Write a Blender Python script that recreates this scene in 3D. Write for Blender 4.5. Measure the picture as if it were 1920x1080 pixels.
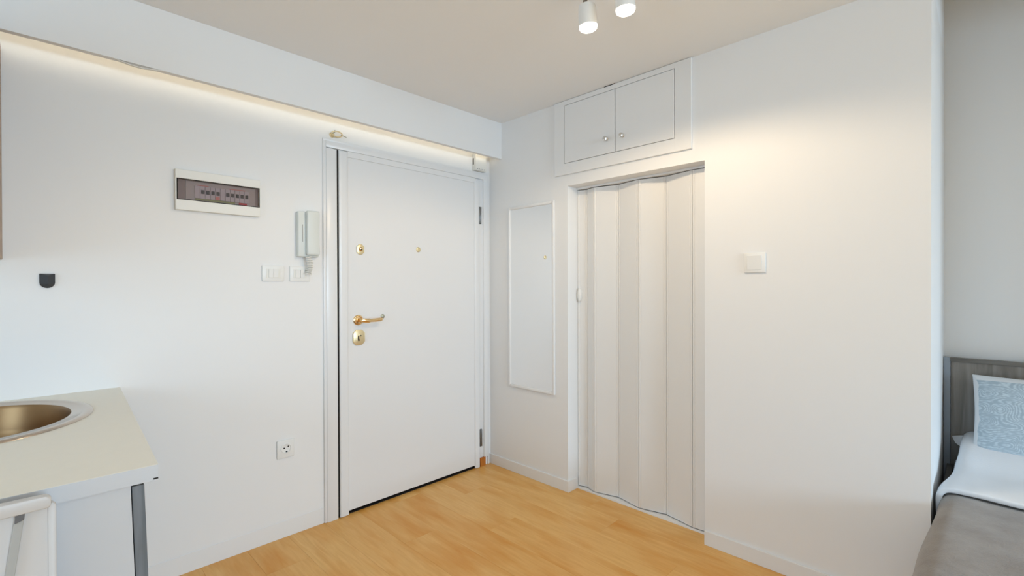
import bpy, bmesh, math, random
from mathutils import Vector, Matrix, noise
random.seed(7)
S = bpy.context.scene
C = S.collection
for o in list(bpy.data.objects):
    bpy.data.objects.remove(o)

# ------------------------------------------------------------------ camera
YAW, PITCH, ROLL, FPX = 0.7778, -0.0050, -0.0031, 892.55
fw = Vector((-math.sin(YAW) * math.cos(PITCH), math.cos(YAW) * math.cos(PITCH), math.sin(PITCH)))
rt = Vector((math.cos(YAW), math.sin(YAW), 0))
up = rt.cross(fw)
r2 = rt * math.cos(ROLL) + up * math.sin(ROLL)
u2 = up * math.cos(ROLL) - rt * math.sin(ROLL)
cam_d = bpy.data.cameras.new('camera')
cam_d.sensor_width = 36.0
cam_d.lens = FPX * 36.0 / 1920.0
cam_d.clip_start = 0.02
cam = bpy.data.objects.new('camera', cam_d)
C.objects.link(cam)
M3 = Matrix((r2, u2, -fw)).transposed()
cam.matrix_world = Matrix.Translation((0, 0, 1.3)) @ M3.to_4x4()
S.camera = cam

# ------------------------------------------------------------------ colour management, world, daylight
S.view_settings.view_transform = 'Standard'
S.view_settings.look = 'None'
S.view_settings.gamma = 1.0
S.view_settings.use_curve_mapping = False
S.view_settings.exposure = 0.32

W = bpy.data.worlds.new('sky')
S.world = W
W.use_nodes = True
bg = W.node_tree.nodes['Background']
bg.inputs[0].default_value = (0.72, 0.86, 1.0, 1)
bg.inputs[1].default_value = 1.0

XL, YB, ZC = -2.569, 2.376, 2.458          # door wall, wall with the folding door, ceiling
XR, YF, YA = 4.40, -2.60, 3.25             # wall beside the bed, window wall, alcove wall
XC = -0.133                                # outer corner of the alcove
WX0, WX1, WZ0, WZ1 = 0.10, 2.30, 0.30, 2.25   # window opening (along Y) in the wall beyond the bed, outside the frame

FX0, FX1, FZ0, FZ1 = -1.40, 0.30, 0.30, 2.20   # second window opening, in the wall behind the camera

def daylight(name, sx, sy, energy, loc, rot):
    d = bpy.data.lights.new(name, 'AREA')
    d.shape = 'RECTANGLE'
    d.size, d.size_y = sx, sy
    d.energy = energy
    d.color = (0.59, 0.80, 1.0)
    o = bpy.data.objects.new(name, d)
    o.location = loc
    o.rotation_euler = rot
    C.objects.link(o)
# falling sky light through the two window openings
daylight('window_daylight', 2.2, WX1 - WX0 + 0.6, 430, (XR + 1.2, (WX0 + WX1) / 2, 2.35), (0, math.radians(60), 0))
daylight('window_daylight', FX1 - FX0 - 0.1, FZ1 - FZ0, 36, ((FX0 + FX1) / 2, YF - 0.35, (FZ0 + FZ1) / 2), (math.radians(62), 0, 0))

# ------------------------------------------------------------------ materials
def nodemat(name):
    m = bpy.data.materials.new(name)
    m.use_nodes = True
    nt = m.node_tree
    return m, nt, nt.nodes['Principled BSDF']

def mat(name, col, rough=0.5, metal=0.0, spec=0.5, bump=0.0, bscale=60.0, var=0.0, vscale=6.0, coat=0.0):
    m, nt, b = nodemat(name)
    b.inputs['Base Color'].default_value = (*col, 1)
    b.inputs['Roughness'].default_value = rough
    b.inputs['Metallic'].default_value = metal
    b.inputs['Specular IOR Level'].default_value = spec
    b.inputs['Coat Weight'].default_value = coat
    tc = nt.nodes.new('ShaderNodeTexCoord')
    if var > 0:
        n = nt.nodes.new('ShaderNodeTexNoise')
        n.inputs['Scale'].default_value = vscale
        n.inputs['Detail'].default_value = 4
        nt.links.new(tc.outputs['Object'], n.inputs['Vector'])
        r = nt.nodes.new('ShaderNodeMixRGB')
        r.inputs[1].default_value = (*[c * (1 - var) for c in col], 1)
        r.inputs[2].default_value = (*[min(1, c * (1 + var)) for c in col], 1)
        nt.links.new(n.outputs['Fac'], r.inputs[0])
        nt.links.new(r.outputs[0], b.inputs['Base Color'])
    if bump > 0:
        n2 = nt.nodes.new('ShaderNodeTexNoise')
        n2.inputs['Scale'].default_value = bscale
        n2.inputs['Detail'].default_value = 3
        nt.links.new(tc.outputs['Object'], n2.inputs['Vector'])
        bp = nt.nodes.new('ShaderNodeBump')
        bp.inputs['Strength'].default_value = bump
        bp.inputs['Distance'].default_value = 0.004
        nt.links.new(n2.outputs['Fac'], bp.inputs['Height'])
        nt.links.new(bp.outputs['Normal'], b.inputs['Normal'])
    return m

def emit(name, col, strength):
    m, nt, b = nodemat(name)
    b.inputs['Base Color'].default_value = (0.9, 0.9, 0.9, 1)
    b.inputs['Emission Color'].default_value = (*col, 1)
    b.inputs['Emission Strength'].default_value = strength
    return m

def wood(name, c1, c2, axis='X', stretch=14.0, scale=5.0, rough=0.4, rand=0.0, c3=None, ring=0.5):
    """straight grained board: noise stretched along one axis, tinted per object"""
    m, nt, b = nodemat(name)
    L = nt.links
    tc = nt.nodes.new('ShaderNodeTexCoord')
    oi = nt.nodes.new('ShaderNodeObjectInfo')
    mp = nt.nodes.new('ShaderNodeMapping')
    sc = [stretch * scale] * 3
    sc['XYZ'.index(axis)] = scale
    mp.inputs['Scale'].default_value = sc
    off = nt.nodes.new('ShaderNodeVectorMath')
    off.operation = 'SCALE'
    off.inputs[0].default_value = (13.7, 7.1, 3.3)
    L.new(oi.outputs['Random'], off.inputs['Scale'])
    add = nt.nodes.new('ShaderNodeVectorMath')
    L.new(tc.outputs['Object'], add.inputs[0])
    L.new(off.outputs[0], add.inputs[1])
    L.new(add.outputs[0], mp.inputs['Vector'])
    n = nt.nodes.new('ShaderNodeTexNoise')
    n.inputs['Scale'].default_value = 1.0
    n.inputs['Detail'].default_value = 6
    n.inputs['Distortion'].default_value = ring
    L.new(mp.outputs[0], n.inputs['Vector'])
    rp = nt.nodes.new('ShaderNodeValToRGB')
    rp.color_ramp.elements[0].position = 0.30
    rp.color_ramp.elements[0].color = (*c1, 1)
    rp.color_ramp.elements[1].position = 0.68
    rp.color_ramp.elements[1].color = (*c2, 1)
    L.new(n.outputs['Fac'], rp.inputs[0])
    out = rp.outputs[0]
    if c3 is not None:
        # broad cloudy figure along the board
        mp2 = nt.nodes.new('ShaderNodeMapping')
        s2 = [11.0] * 3
        s2['XYZ'.index(axis)] = 2.6
        mp2.inputs['Scale'].default_value = s2
        L.new(add.outputs[0], mp2.inputs['Vector'])
        n2 = nt.nodes.new('ShaderNodeTexNoise')
        n2.inputs['Scale'].default_value = 1.0
        n2.inputs['Detail'].default_value = 3
        L.new(mp2.outputs[0], n2.inputs['Vector'])
        mr = nt.nodes.new('ShaderNodeMapRange')
        mr.inputs['From Min'].default_value = 0.45
        mr.inputs['From Max'].default_value = 0.75
        mr.inputs['To Max'].default_value = 0.75
        L.new(n2.outputs['Fac'], mr.inputs['Value'])
        ad2 = nt.nodes.new('ShaderNodeMath')
        ad2.operation = 'MULTIPLY_ADD'
        L.new(oi.outputs['Random'], ad2.inputs[0])
        ad2.inputs[1].default_value = rand
        L.new(mr.outputs[0], ad2.inputs[2])
        ad2.use_clamp = True
        mx = nt.nodes.new('ShaderNodeMixRGB')
        mx.inputs[2].default_value = (*c3, 1)
        L.new(ad2.outputs[0], mx.inputs[0])
        L.new(out, mx.inputs[1])
        out = mx.outputs[0]
    L.new(out, b.inputs['Base Color'])
    b.inputs['Roughness'].default_value = rough
    return m

M = {}
M['wall'] = mat('wall_paint', (0.87, 0.87, 0.865), 0.55, bump=0.05, bscale=45, spec=0.35)
M['ceiling'] = mat('ceiling_paint', (0.92, 0.93, 0.94), 0.8, bump=0.04, bscale=40, spec=0.2)
M['gloss'] = mat('door_enamel', (0.83, 0.835, 0.84), 0.28, spec=0.45, bump=0.02, bscale=12)
M['trim'] = mat('trim_enamel', (0.85, 0.85, 0.845), 0.4)
M['pvc'] = mat('white_pvc', (0.83, 0.825, 0.81), 0.38)
M['plastic'] = mat('white_plastic', (0.86, 0.86, 0.84), 0.35)
M['plastic_w'] = mat('warm_white_plastic', (0.84, 0.83, 0.78), 0.4)
M['plastic_g'] = mat('greenish_white_plastic', (0.72, 0.75, 0.72), 0.4)
M['greyplastic'] = mat('grey_plastic', (0.12, 0.12, 0.125), 0.5)
M['lilac'] = mat('breaker_grey', (0.66, 0.63, 0.70), 0.45)
M['cover'] = mat('grey_mounting_cover', (0.58, 0.56, 0.57), 0.5)
M['innerp'] = mat('mauve_inner_panel', (0.40, 0.35, 0.355), 0.6)
M['red'] = mat('red_label', (0.75, 0.04, 0.07), 0.5)
M['green'] = mat('green_label_strip', (0.36, 0.42, 0.16), 0.5)
M['pink'] = mat('pink_label', (0.80, 0.30, 0.28), 0.5)
M['black'] = mat('black_plastic', (0.028, 0.029, 0.033), 0.38)
M['dark'] = mat('dark_gap', (0.012, 0.010, 0.009), 0.9)
M['steel_d'] = mat('dark_hinge_steel', (0.30, 0.30, 0.295), 0.35, 0.9)
M['stem'] = mat('bronze_stem', (0.20, 0.17, 0.14), 0.4, 0.8)
M['dull'] = mat('dull_brass', (0.42, 0.41, 0.32), 0.45, 0.6)
M['chrome'] = mat('chrome', (0.78, 0.76, 0.73), 0.2, 1.0)
M['brass'] = mat('polished_brass', (0.86, 0.62, 0.33), 0.18, 1.0)
M['brass_p'] = mat('pale_satin_brass', (0.80, 0.68, 0.42), 0.38, 0.75)
M['bowl'] = mat('steel_tinted_reflection', (0.27, 0.17, 0.085), 0.34, 1.0, bump=0.02, bscale=200)  # brown reflection of the wood fronts put into the steel colour
M['chair'] = mat('chair_plastic', (0.60, 0.59, 0.585), 0.45)
M['chair_leg'] = mat('chair_leg_grey', (0.40, 0.40, 0.385), 0.5)
M['steel'] = mat('brushed_steel', (0.58, 0.50, 0.43), 0.22, 1.0, bump=0.02, bscale=200)
M['counter'] = mat('cream_laminate', (0.84, 0.81, 0.715), 0.42, var=0.02, vscale=40)
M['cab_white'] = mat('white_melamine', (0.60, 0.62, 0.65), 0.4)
M['greywood'] = wood('grey_wood_melamine', (0.12, 0.14, 0.16), (0.215, 0.24, 0.27), 'Z', 12, 3, 0.5)
M['walnut'] = wood('brown_wood_front', (0.26, 0.15, 0.07), (0.42, 0.26, 0.13), 'X', 12, 3, 0.4)
M['rawwood'] = wood('bare_orange_wood', (0.42, 0.13, 0.015), (0.62, 0.22, 0.03), 'Z', 6, 10, 0.5)
M['plank'] = wood('honey_laminate', (0.77, 0.43, 0.125), (0.87, 0.53, 0.18), 'X', 12, 4.2, 0.40, 0.25, (0.70, 0.28, 0.018), 1.2)
M['headboard'] = wood('grey_brown_oak', (0.17, 0.148, 0.122), (0.31, 0.28, 0.245), 'Z', 10, 3.5, 0.5)
M['headrail'] = wood('grey_brown_oak_rail', (0.12, 0.108, 0.092), (0.20, 0.185, 0.16), 'X', 10, 3.5, 0.5)
M['post'] = mat('blue_grey_post', (0.33, 0.37, 0.42), 0.45)
M['linen'] = mat('white_cotton', (0.82, 0.83, 0.85), 0.9, bump=0.15, bscale=120, spec=0.1)
M['mattress'] = mat('white_mattress', (0.75, 0.76, 0.78), 0.9, spec=0.1)

def blanket_mat():
    m, nt, b = nodemat('taupe_fleece')
    L = nt.links
    tc = nt.nodes.new('ShaderNodeTexCoord')
    n = nt.nodes.new('ShaderNodeTexNoise')
    n.inputs['Scale'].default_value = 9
    n.inputs['Detail'].default_value = 6
    n.inputs['Roughness'].default_value = 0.7
    L.new(tc.outputs['Object'], n.inputs['Vector'])
    rp = nt.nodes.new('ShaderNodeValToRGB')
    rp.color_ramp.elements[0].position = 0.3
    rp.color_ramp.elements[0].color = (0.215, 0.182, 0.155, 1)
    rp.color_ramp.elements[1].position = 0.7
    rp.color_ramp.elements[1].color = (0.30, 0.265, 0.235, 1)
    L.new(n.outputs['Fac'], rp.inputs[0])
    L.new(rp.outputs[0], b.inputs['Base Color'])
    b.inputs['Roughness'].default_value = 0.95
    b.inputs['Specular IOR Level'].default_value = 0.1
    b.inputs['Sheen Weight'].default_value = 0.35
    n2 = nt.nodes.new('ShaderNodeTexNoise')
    n2.inputs['Scale'].default_value = 220
    L.new(tc.outputs['Object'], n2.inputs['Vector'])
    bp = nt.nodes.new('ShaderNodeBump')
    bp.inputs['Strength'].default_value = 0.35
    bp.inputs['Distance'].default_value = 0.004
    L.new(n2.outputs['Fac'], bp.inputs['Height'])
    L.new(bp.outputs['Normal'], b.inputs['Normal'])
    return m
M['blanket'] = blanket_mat()

def cushion_mat():
    """white cover printed with blue-grey ground and pale dotted, swirling rows; plain white hem (UV)"""
    m, nt, b = nodemat('dotted_swirl_cotton')
    L = nt.links
    tc = nt.nodes.new('ShaderNodeTexCoord')
    # swirl field: warp the coordinates, then rings cut into dashes
    nz = nt.nodes.new('ShaderNodeTexNoise')
    nz.inputs['Scale'].default_value = 5.0
    nz.inputs['Detail'].default_value = 1.0
    L.new(tc.outputs['UV'], nz.inputs['Vector'])
    vo = nt.nodes.new('ShaderNodeTexVoronoi')
    vo.inputs['Scale'].default_value = 5.5
    vo.feature = 'SMOOTH_F1'
    L.new(tc.outputs['UV'], vo.inputs['Vector'])
    ad = nt.nodes.new('ShaderNodeMath')
    ad.operation = 'MULTIPLY_ADD'
    L.new(nz.outputs['Fac'], ad.inputs[0])
    ad.inputs[1].default_value = 0.35
    L.new(vo.outputs['Distance'], ad.inputs[2])
    sn = nt.nodes.new('ShaderNodeMath')
    sn.operation = 'MULTIPLY'
    L.new(ad.outputs[0], sn.inputs[0])
    sn.inputs[1].default_value = 150.0
    s2 = nt.nodes.new('ShaderNodeMath')
    s2.operation = 'SINE'
    L.new(sn.outputs[0], s2.inputs[0])
    v2 = nt.nodes.new('ShaderNodeTexVoronoi')
    v2.inputs['Scale'].default_value = 44
    L.new(tc.outputs['UV'], v2.inputs['Vector'])
    mu = nt.nodes.new('ShaderNodeMath')
    mu.operation = 'MULTIPLY_ADD'
    L.new(v2.outputs['Distance'], mu.inputs[0])
    mu.inputs[1].default_value = -2.6
    L.new(s2.outputs[0], mu.inputs[2])
    mr = nt.nodes.new('ShaderNodeMapRange')
    mr.inputs['From Min'].default_value = -1.9
    mr.inputs['From Max'].default_value = 0.0
    L.new(mu.outputs[0], mr.inputs['Value'])
    mx = nt.nodes.new('ShaderNodeMixRGB')
    mx.inputs[1].default_value = (0.42, 0.51, 0.575, 1)
    mx.inputs[2].default_value = (0.62, 0.71, 0.765, 1)
    L.new(mr.outputs[0], mx.inputs[0])
    # hem mask from UV: the print stops short of the seams
    sp = nt.nodes.new('ShaderNodeSeparateXYZ')
    L.new(tc.outputs['UV'], sp.inputs[0])
    def step(sock, edge, up_=True):
        g = nt.nodes.new('ShaderNodeMath')
        g.operation = 'GREATER_THAN' if up_ else 'LESS_THAN'
        L.new(sock, g.inputs[0])
        g.inputs[1].default_value = edge
        return g.outputs[0]
    def mulm(a_, b_):
        g = nt.nodes.new('ShaderNodeMath')
        g.operation = 'MULTIPLY'
        L.new(a_, g.inputs[0]); L.new(b_, g.inputs[1])
        return g.outputs[0]
    wob = nt.nodes.new('ShaderNodeMath')
    wob.operation = 'MULTIPLY_ADD'
    L.new(nz.outputs['Fac'], wob.inputs[0]); wob.inputs[1].default_value = 0.05
    L.new(sp.outputs[0], wob.inputs[2])
    k = mulm(step(wob.outputs[0], 0.050), step(sp.outputs[0], 0.965, False))
    k = mulm(k, step(sp.outputs[1], 0.925, False))
    m2 = nt.nodes.new('ShaderNodeMixRGB')
    m2.inputs[1].default_value = (0.74, 0.76, 0.78, 1)
    L.new(k, m2.inputs[0])
    L.new(mx.outputs[0], m2.inputs[2])
    L.new(m2.outputs[0], b.inputs['Base Color'])
    b.inputs['Roughness'].default_value = 0.95
    b.inputs['Specular IOR Level'].default_value = 0.1
    return m
M['cushion'] = cushion_mat()

def glass_mat():
    m, nt, b = nodemat('smoked_clear_plastic')
    nt.nodes.remove(b)
    L = nt.links
    out = nt.nodes['Material Output']
    tr = nt.nodes.new('ShaderNodeBsdfTransparent')
    tr.inputs[0].default_value = (0.86, 0.82, 0.81, 1)
    gl = nt.nodes.new('ShaderNodeBsdfGlossy')
    gl.inputs['Roughness'].default_value = 0.08
    gl.inputs[0].default_value = (0.9, 0.9, 0.9, 1)
    fr = nt.nodes.new('ShaderNodeFresnel')
    fr.inputs[0].default_value = 1.45
    mx = nt.nodes.new('ShaderNodeMixShader')
    L.new(fr.outputs[0], mx.inputs[0])
    L.new(tr.outputs[0], mx.inputs[1])
    L.new(gl.outputs[0], mx.inputs[2])
    L.new(mx.outputs[0], out.inputs[0])
    return m
M['smoked'] = glass_mat()
M['mirror'] = mat('mirror_glass', (0.90, 0.91, 0.915), 0.0, 1.0)
M['bulb'] = emit('lit_bulb', (1.0, 0.90, 0.74), 10.0)
M['led'] = emit('lit_led_strip', (1.0, 0.87, 0.66), 5.4)

# ------------------------------------------------------------------ builders
def new_bm():
    return bmesh.new()

def box(bm, x0, x1, y0, y1, z0, z1, bev=0.0, seg=2):
    t = bmesh.new()
    bmesh.ops.create_cube(t, size=1.0)
    for v in t.verts:
        v.co = Vector(((x0 + x1) / 2 + v.co.x * (x1 - x0), (y0 + y1) / 2 + v.co.y * (y1 - y0), (z0 + z1) / 2 + v.co.z * (z1 - z0)))
    if bev > 0:
        bmesh.ops.bevel(t, geom=list(t.edges), offset=bev, segments=seg, affect='EDGES', profile=0.5)
    join(bm, t)
    return bm

def join(bm, t):
    me = bpy.data.meshes.new('tmp')
    t.to_mesh(me)
    t.free()
    bm.from_mesh(me)
    bpy.data.meshes.remove(me)

def prism(bm, pts, ax, lo, hi, bev=0.0, seg=2):
    """extrude a closed 2-D outline along axis ax; pts are the two other axes in xyz order"""
    t = bmesh.new()
    def P(p, k):
        a = list(p)
        a.insert('XYZ'.index(ax), k)
        return a
    v0 = [t.verts.new(P(p, lo)) for p in pts]
    v1 = [t.verts.new(P(p, hi)) for p in pts]
    n = len(pts)
    t.faces.new(v0[::-1])
    t.faces.new(v1)
    for i in range(n):
        t.faces.new((v0[i], v0[(i + 1) % n], v1[(i + 1) % n], v1[i]))
    bmesh.ops.recalc_face_normals(t, faces=list(t.faces))
    if bev > 0:
        bmesh.ops.bevel(t, geom=list(t.edges), offset=bev, segments=seg, affect='EDGES', profile=0.5)
    join(bm, t)
    return bm

def lathe(bm, origin, direction, prof, n=28, cap=True):
    """prof: list of (radius, distance along direction)"""
    d = Vector(direction).normalized()
    a = d.orthogonal().normalized()
    b = d.cross(a)
    t = bmesh.new()
    rings = []
    for r, h in prof:
        rings.append([t.verts.new(Vector(origin) + d * h + (a * math.cos(2 * math.pi * i / n) + b * math.sin(2 * math.pi * i / n)) * max(r, 1e-5)) for i in range(n)])
    for k in range(len(rings) - 1):
        for i in range(n):
            t.faces.new((rings[k][i], rings[k][(i + 1) % n], rings[k + 1][(i + 1) % n], rings[k + 1][i]))
    if cap:
        t.faces.new(rings[0][::-1])
        t.faces.new(rings[-1])
    bmesh.ops.recalc_face_normals(t, faces=list(t.faces))
    join(bm, t)
    return bm

def tube(bm, pts, r, n=10, closed=False):
    pts = [Vector(p) for p in pts]
    t = bmesh.new()
    rings = []
    prev = None
    N = len(pts)
    for i, p in enumerate(pts):
        if closed:
            d = (pts[(i + 1) % N] - pts[i - 1]).normalized()
        else:
            d = (pts[min(i + 1, N - 1)] - pts[max(i - 1, 0)]).normalized()
        a = d.orthogonal().normalized() if prev is None else (prev - d * prev.dot(d)).normalized()
        prev = a
        b = d.cross(a)
        rr = r[i] if isinstance(r, (list, tuple)) else r
        rings.append([t.verts.new(p + (a * math.cos(2 * math.pi * k / n) + b * math.sin(2 * math.pi * k / n)) * rr) for k in range(n)])
    for i in range(N if closed else N - 1):
        A, B = rings[i], rings[(i + 1) % N]
        for k in range(n):
            t.faces.new((A[k], A[(k + 1) % n], B[(k + 1) % n], B[k]))
    if not closed:
        t.faces.new(rings[0][::-1])
        t.faces.new(rings[-1])
    bmesh.ops.recalc_face_normals(t, faces=list(t.faces))
    join(bm, t)
    return bm

WORLD = {}
def obj(name, bm, m, parent=None, smooth=False):
    me = bpy.data.meshes.new(name)
    bm.to_mesh(me)
    bm.free()
    xs = [v.co for v in me.vertices]
    lo_ = Vector((min(v.x for v in xs), min(v.y for v in xs), min(v.z for v in xs)))
    hi_ = Vector((max(v.x for v in xs), max(v.y for v in xs), max(v.z for v in xs)))
    org = Vector(((lo_.x + hi_.x) / 2, (lo_.y + hi_.y) / 2, lo_.z))
    me.transform(Matrix.Translation(-org))
    me.materials.append(m)
    if smooth:
        me.polygons.foreach_set('use_smooth', [True] * len(me.polygons))
        try:
            me.set_sharp_from_angle(angle=math.radians(smooth if smooth is not True else 40))
        except Exception:
            pass
    o = bpy.data.objects.new(name, me)
    C.objects.link(o)
    if parent is not None:
        o.parent = parent
        o.location = org - WORLD[parent.name]
    else:
        o.location = org
    WORLD[o.name] = org
    return o

def thing(name, label, cat, loc, group=None):
    o = bpy.data.objects.new(name, None)
    o.empty_display_size = 0.05
    C.objects.link(o)
    o.location = loc
    WORLD[o.name] = Vector(loc)
    o['label'] = label
    o['category'] = cat
    if group:
        o['group'] = group
    return o

def tag(o, label, cat, group=None):
    o['label'] = label
    o['category'] = cat
    if group:
        o['group'] = group
    return o

def struct(name, bm, m, label=None):
    o = obj(name, bm, m)
    o['kind'] = 'structure'
    if label:
        o['label'] = label
    return o

def bx(*a, **k):
    return box(new_bm(), *a, **k)

# ------------------------------------------------------------------ room shell
T = 0.12
OX0, OX1, OZ = -1.849, -0.985, 1.924       # opening of the folding door
DY0, DY1, DZ = 1.205, 2.268, 2.062         # opening of the entrance door

b = new_bm()
box(b, XL - T, XL, YF - T, DY0, -0.05, ZC)
box(b, XL - T, XL, DY0, DY1, DZ, ZC)
box(b, XL - T, XL, DY1, YA + T, -0.05, ZC)
struct('wall_left', b, M['wall'])

b = new_bm()
box(b, XL, OX0, YB, YB + 0.17, -0.05, ZC)
box(b, OX0, OX1, YB, YB + 0.17, OZ, ZC)
box(b, OX1, XC, YB, YB + 0.17, -0.05, ZC)
box(b, XC - 0.1, XC, YB + 0.17, YA, -0.05, ZC)
struct('wall_back', b, M['wall'])

struct('wall_alcove', bx(XL, XR + T, YA, YA + T, -0.05, 2.85), M['wall'])
b = new_bm()
box(b, XR, XR + T, YF - T, WX0, -0.05, ZC)
box(b, XR, XR + T, WX1, 2.5, -0.05, ZC)
box(b, XR, XR + T, 2.5, YA, -0.05, 2.85)
box(b, XR, XR + T, WX0, WX1, -0.05, WZ0)
box(b, XR, XR + T, WX0, WX1, WZ1, ZC)
box(b, 1.00, 1.08, 2.70, YA, -0.05, 2.85)                           # unseen return, added to keep window light off the alcove wall
struct('wall_right', b, M['wall'])
b = new_bm()
box(b, XL, FX0, YF - T, YF, -0.05, ZC)
box(b, FX1, XR, YF - T, YF, -0.05, ZC)
box(b, FX0, FX1, YF - T, YF, -0.05, FZ0)
box(b, FX0, FX1, YF - T, YF, FZ1, ZC)
struct('wall_front', b, M['wall'])
b = new_bm()
box(b, XL - T, XR + T, YF - T, 2.55, ZC, ZC + 0.05)
box(b, XL - T, XC - 0.05, 2.55, YA + T, ZC, ZC + 0.05)
box(b, XC - 0.05, XR + T, 2.50, 2.55, ZC + 0.05, 2.85)           # step up to the higher alcove ceiling
box(b, XC - 0.10, XC, 2.55, YA + T, ZC, 2.85)
box(b, XC - 0.10, XR + T, 2.50, YA + T, 2.85, 2.90)
struct('ceiling', b, M['ceiling'])
# unseen black box added behind the entrance door to keep its gaps dark
b = new_bm()
box(b, XL - 0.9, XL - 0.8, DY0 - 0.2, DY1 + 0.2, -0.05, ZC)
box(b, XL - 0.9, XL - T, DY0 - 0.3, DY0 - 0.2, -0.05, ZC)
box(b, XL - 0.9, XL - T, DY1 + 0.2, DY1 + 0.3, -0.05, ZC)
box(b, XL - 0.9, XL - T, DY0 - 0.3, DY1 + 0.3, DZ + 0.2, DZ + 0.3)
box(b, XL - 0.9, XL - T, DY0 - 0.3, DY1 + 0.3, -0.15, -0.05)
struct('wall_dark_backing', b, M['dark'])

# window frame in the wall beyond the bed (outside the picture)
b = new_bm()
for x0, x1, z0, z1 in ((WX0, WX0 + 0.05, WZ0, WZ1), (WX1 - 0.05, WX1, WZ0, WZ1), (WX0 + 0.05, WX1 - 0.05, WZ0, WZ0 + 0.05), (WX0 + 0.05, WX1 - 0.05, WZ1 - 0.05, WZ1)):
    box(b, XR + 0.05, XR + 0.10, x0, x1, z0, z1)
struct('window_1', b, M['trim'])
b = new_bm()
for x0, x1, z0, z1 in ((FX0, FX0 + 0.05, FZ0, FZ1), (FX1 - 0.05, FX1, FZ0, FZ1), (FX0 + 0.05, FX1 - 0.05, FZ0, FZ0 + 0.05), (FX0 + 0.05, FX1 - 0.05, FZ1 - 0.05, FZ1)):
    box(b, x0, x1, YF - 0.10, YF - 0.05, z0, z1)
struct('window_2', b, M['trim'])

# floor: screed slab, planks laid along X
floor = struct('floor', bx(XL - T, XR + T, YF - T, YA + T, -0.05, -0.009), M['dark'])
PWID, PLEN = 0.1935, 1.29
y_edge = 2.293
row = 0
rows = []
y = y_edge
while y > -0.1:
    y -= PWID
y0 = y
pm_cache = {}
def plank(x0, x1, ya, yb):
    key = (round(x1 - x0, 3), round(yb - ya, 3))
    g = 0.0002
    cx, cy = (x0 + x1) / 2, (ya + yb) / 2
    if key not in pm_cache:
        hw, hl = (yb - ya) / 2 - g, (x1 - x0) / 2 - g
        pb = bx(-hl, hl, -hw, hw, -0.009, 0.0, bev=0.0003, seg=1)
        me = bpy.data.meshes.new('plank')
        pb.to_mesh(me); pb.free()
        me.materials.append(M['plank'])
        pm_cache[key] = me
    o = bpy.data.objects.new('plank', pm_cache[key])
    C.objects.link(o)
    o.parent = floor
    o.location = Vector((cx, cy, 0)) - WORLD['floor']
    return o
OFFS = [0.0, 0.43, 0.86, 0.22, 0.65, 1.08]
k = 0
y = y0
while y < YA:
    yb = min(y + PWID, YA)
    # board joint at x=-1.64 in the row just in front of the folding door
    idx = round((y - y_edge) / PWID)
    start = -1.64 - OFFS[idx % 6]
    while start > XL:
        start -= PLEN
    x = start
    while x < XR:
        a0, a1 = max(x, XL), min(x + PLEN, XR)
        if a1 - a0 > 0.01:
            plank(a0, a1, y, yb)
        x += PLEN
    y = yb
plank(XL, -0.6, -0.40, y0)
plank(-0.6, XR, -0.40, y0)
struct('trim_2', bx(XL, XR, YF, -0.40, -0.009, 0.0), M['plank'])

# ceiling drop along the entrance wall, lit from behind by an LED strip
XBM = XL + 0.130
ZBM = 2.203
bm_ = bx(XBM - 0.010, XBM, -0.40, YB, ZBM, ZC, bev=0.0015)
box(bm_, XL + 0.103, XBM - 0.0098, -0.40, YB, ZBM, ZBM + 0.0115)
pel = struct('trim_1', bm_, M['wall'])
obj('led_strip', bx(XL + 0.1135, XL + 0.1155, -0.38, YB - 0.04, 2.220, 2.229), M['led'], pel)
# strip of edge tape that has come loose and sags under the drop
pts = []
for i in range(13):
    t = i / 12
    pts.append((XBM + 0.001, 0.245 + 0.145 * t, ZBM - 0.0015 - 0.010 * math.sin(math.pi * t)))
tape = new_bm()
for i in range(12):
    p, q = pts[i], pts[i + 1]
    t_ = bmesh.new()
    vs = []
    for (px, py, pz) in (p, q):
        for dx in (-0.012, 0.0):
            for dz in (0, 0.0022):
                vs.append(t_.verts.new((px + dx, py, pz + dz)))
    f = [(0, 1, 3, 2), (4, 6, 7, 5), (0, 4, 5, 1), (2, 3, 7, 6), (1, 5, 7, 3), (0, 2, 6, 4)]
    for q_ in f:
        t_.faces.new([vs[j] for j in q_])
    bmesh.ops.recalc_face_normals(t_, faces=list(t_.faces))
    join(tape, t_)
obj('edge_tape', tape, M['plastic_w'], pel)['label'] = 'sagging loose strip of edge tape'

# baseboards
def baseboard(name, segs, h=0.07):
    b = new_bm()
    for x0, x1, y0, y1 in segs:
        box(b, x0, x1, y0, y1, 0.0, h, bev=0.0012)
    return struct(name, b, M['trim'])
baseboard('baseboard_left', [(XL, XL + 0.003, -0.2, 1.131)], 0.085)
baseboard('baseboard_back', [(XL, OX0 - 0.0088, YB - 0.009, YB), (OX0 - 0.009, OX0 + 0.008, YB - 0.009, YB + 0.088), (OX1, XC, YB - 0.010, YB)])
baseboard('baseboard_alcove', [(XC, XR, YA - 0.010, YA), (XC, XC + 0.009, YB, YA - 0.010)])

# ------------------------------------------------------------------ entrance door
door = thing('door_1', 'white flush entrance door with brass furniture in the left wall', 'door', (XL, 1.74, 0))
door['kind'] = 'structure'
PA = XL + 0.016                                                   # face of the frame
b = new_bm()
def ogee(b, axis_pts):
    pass
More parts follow.
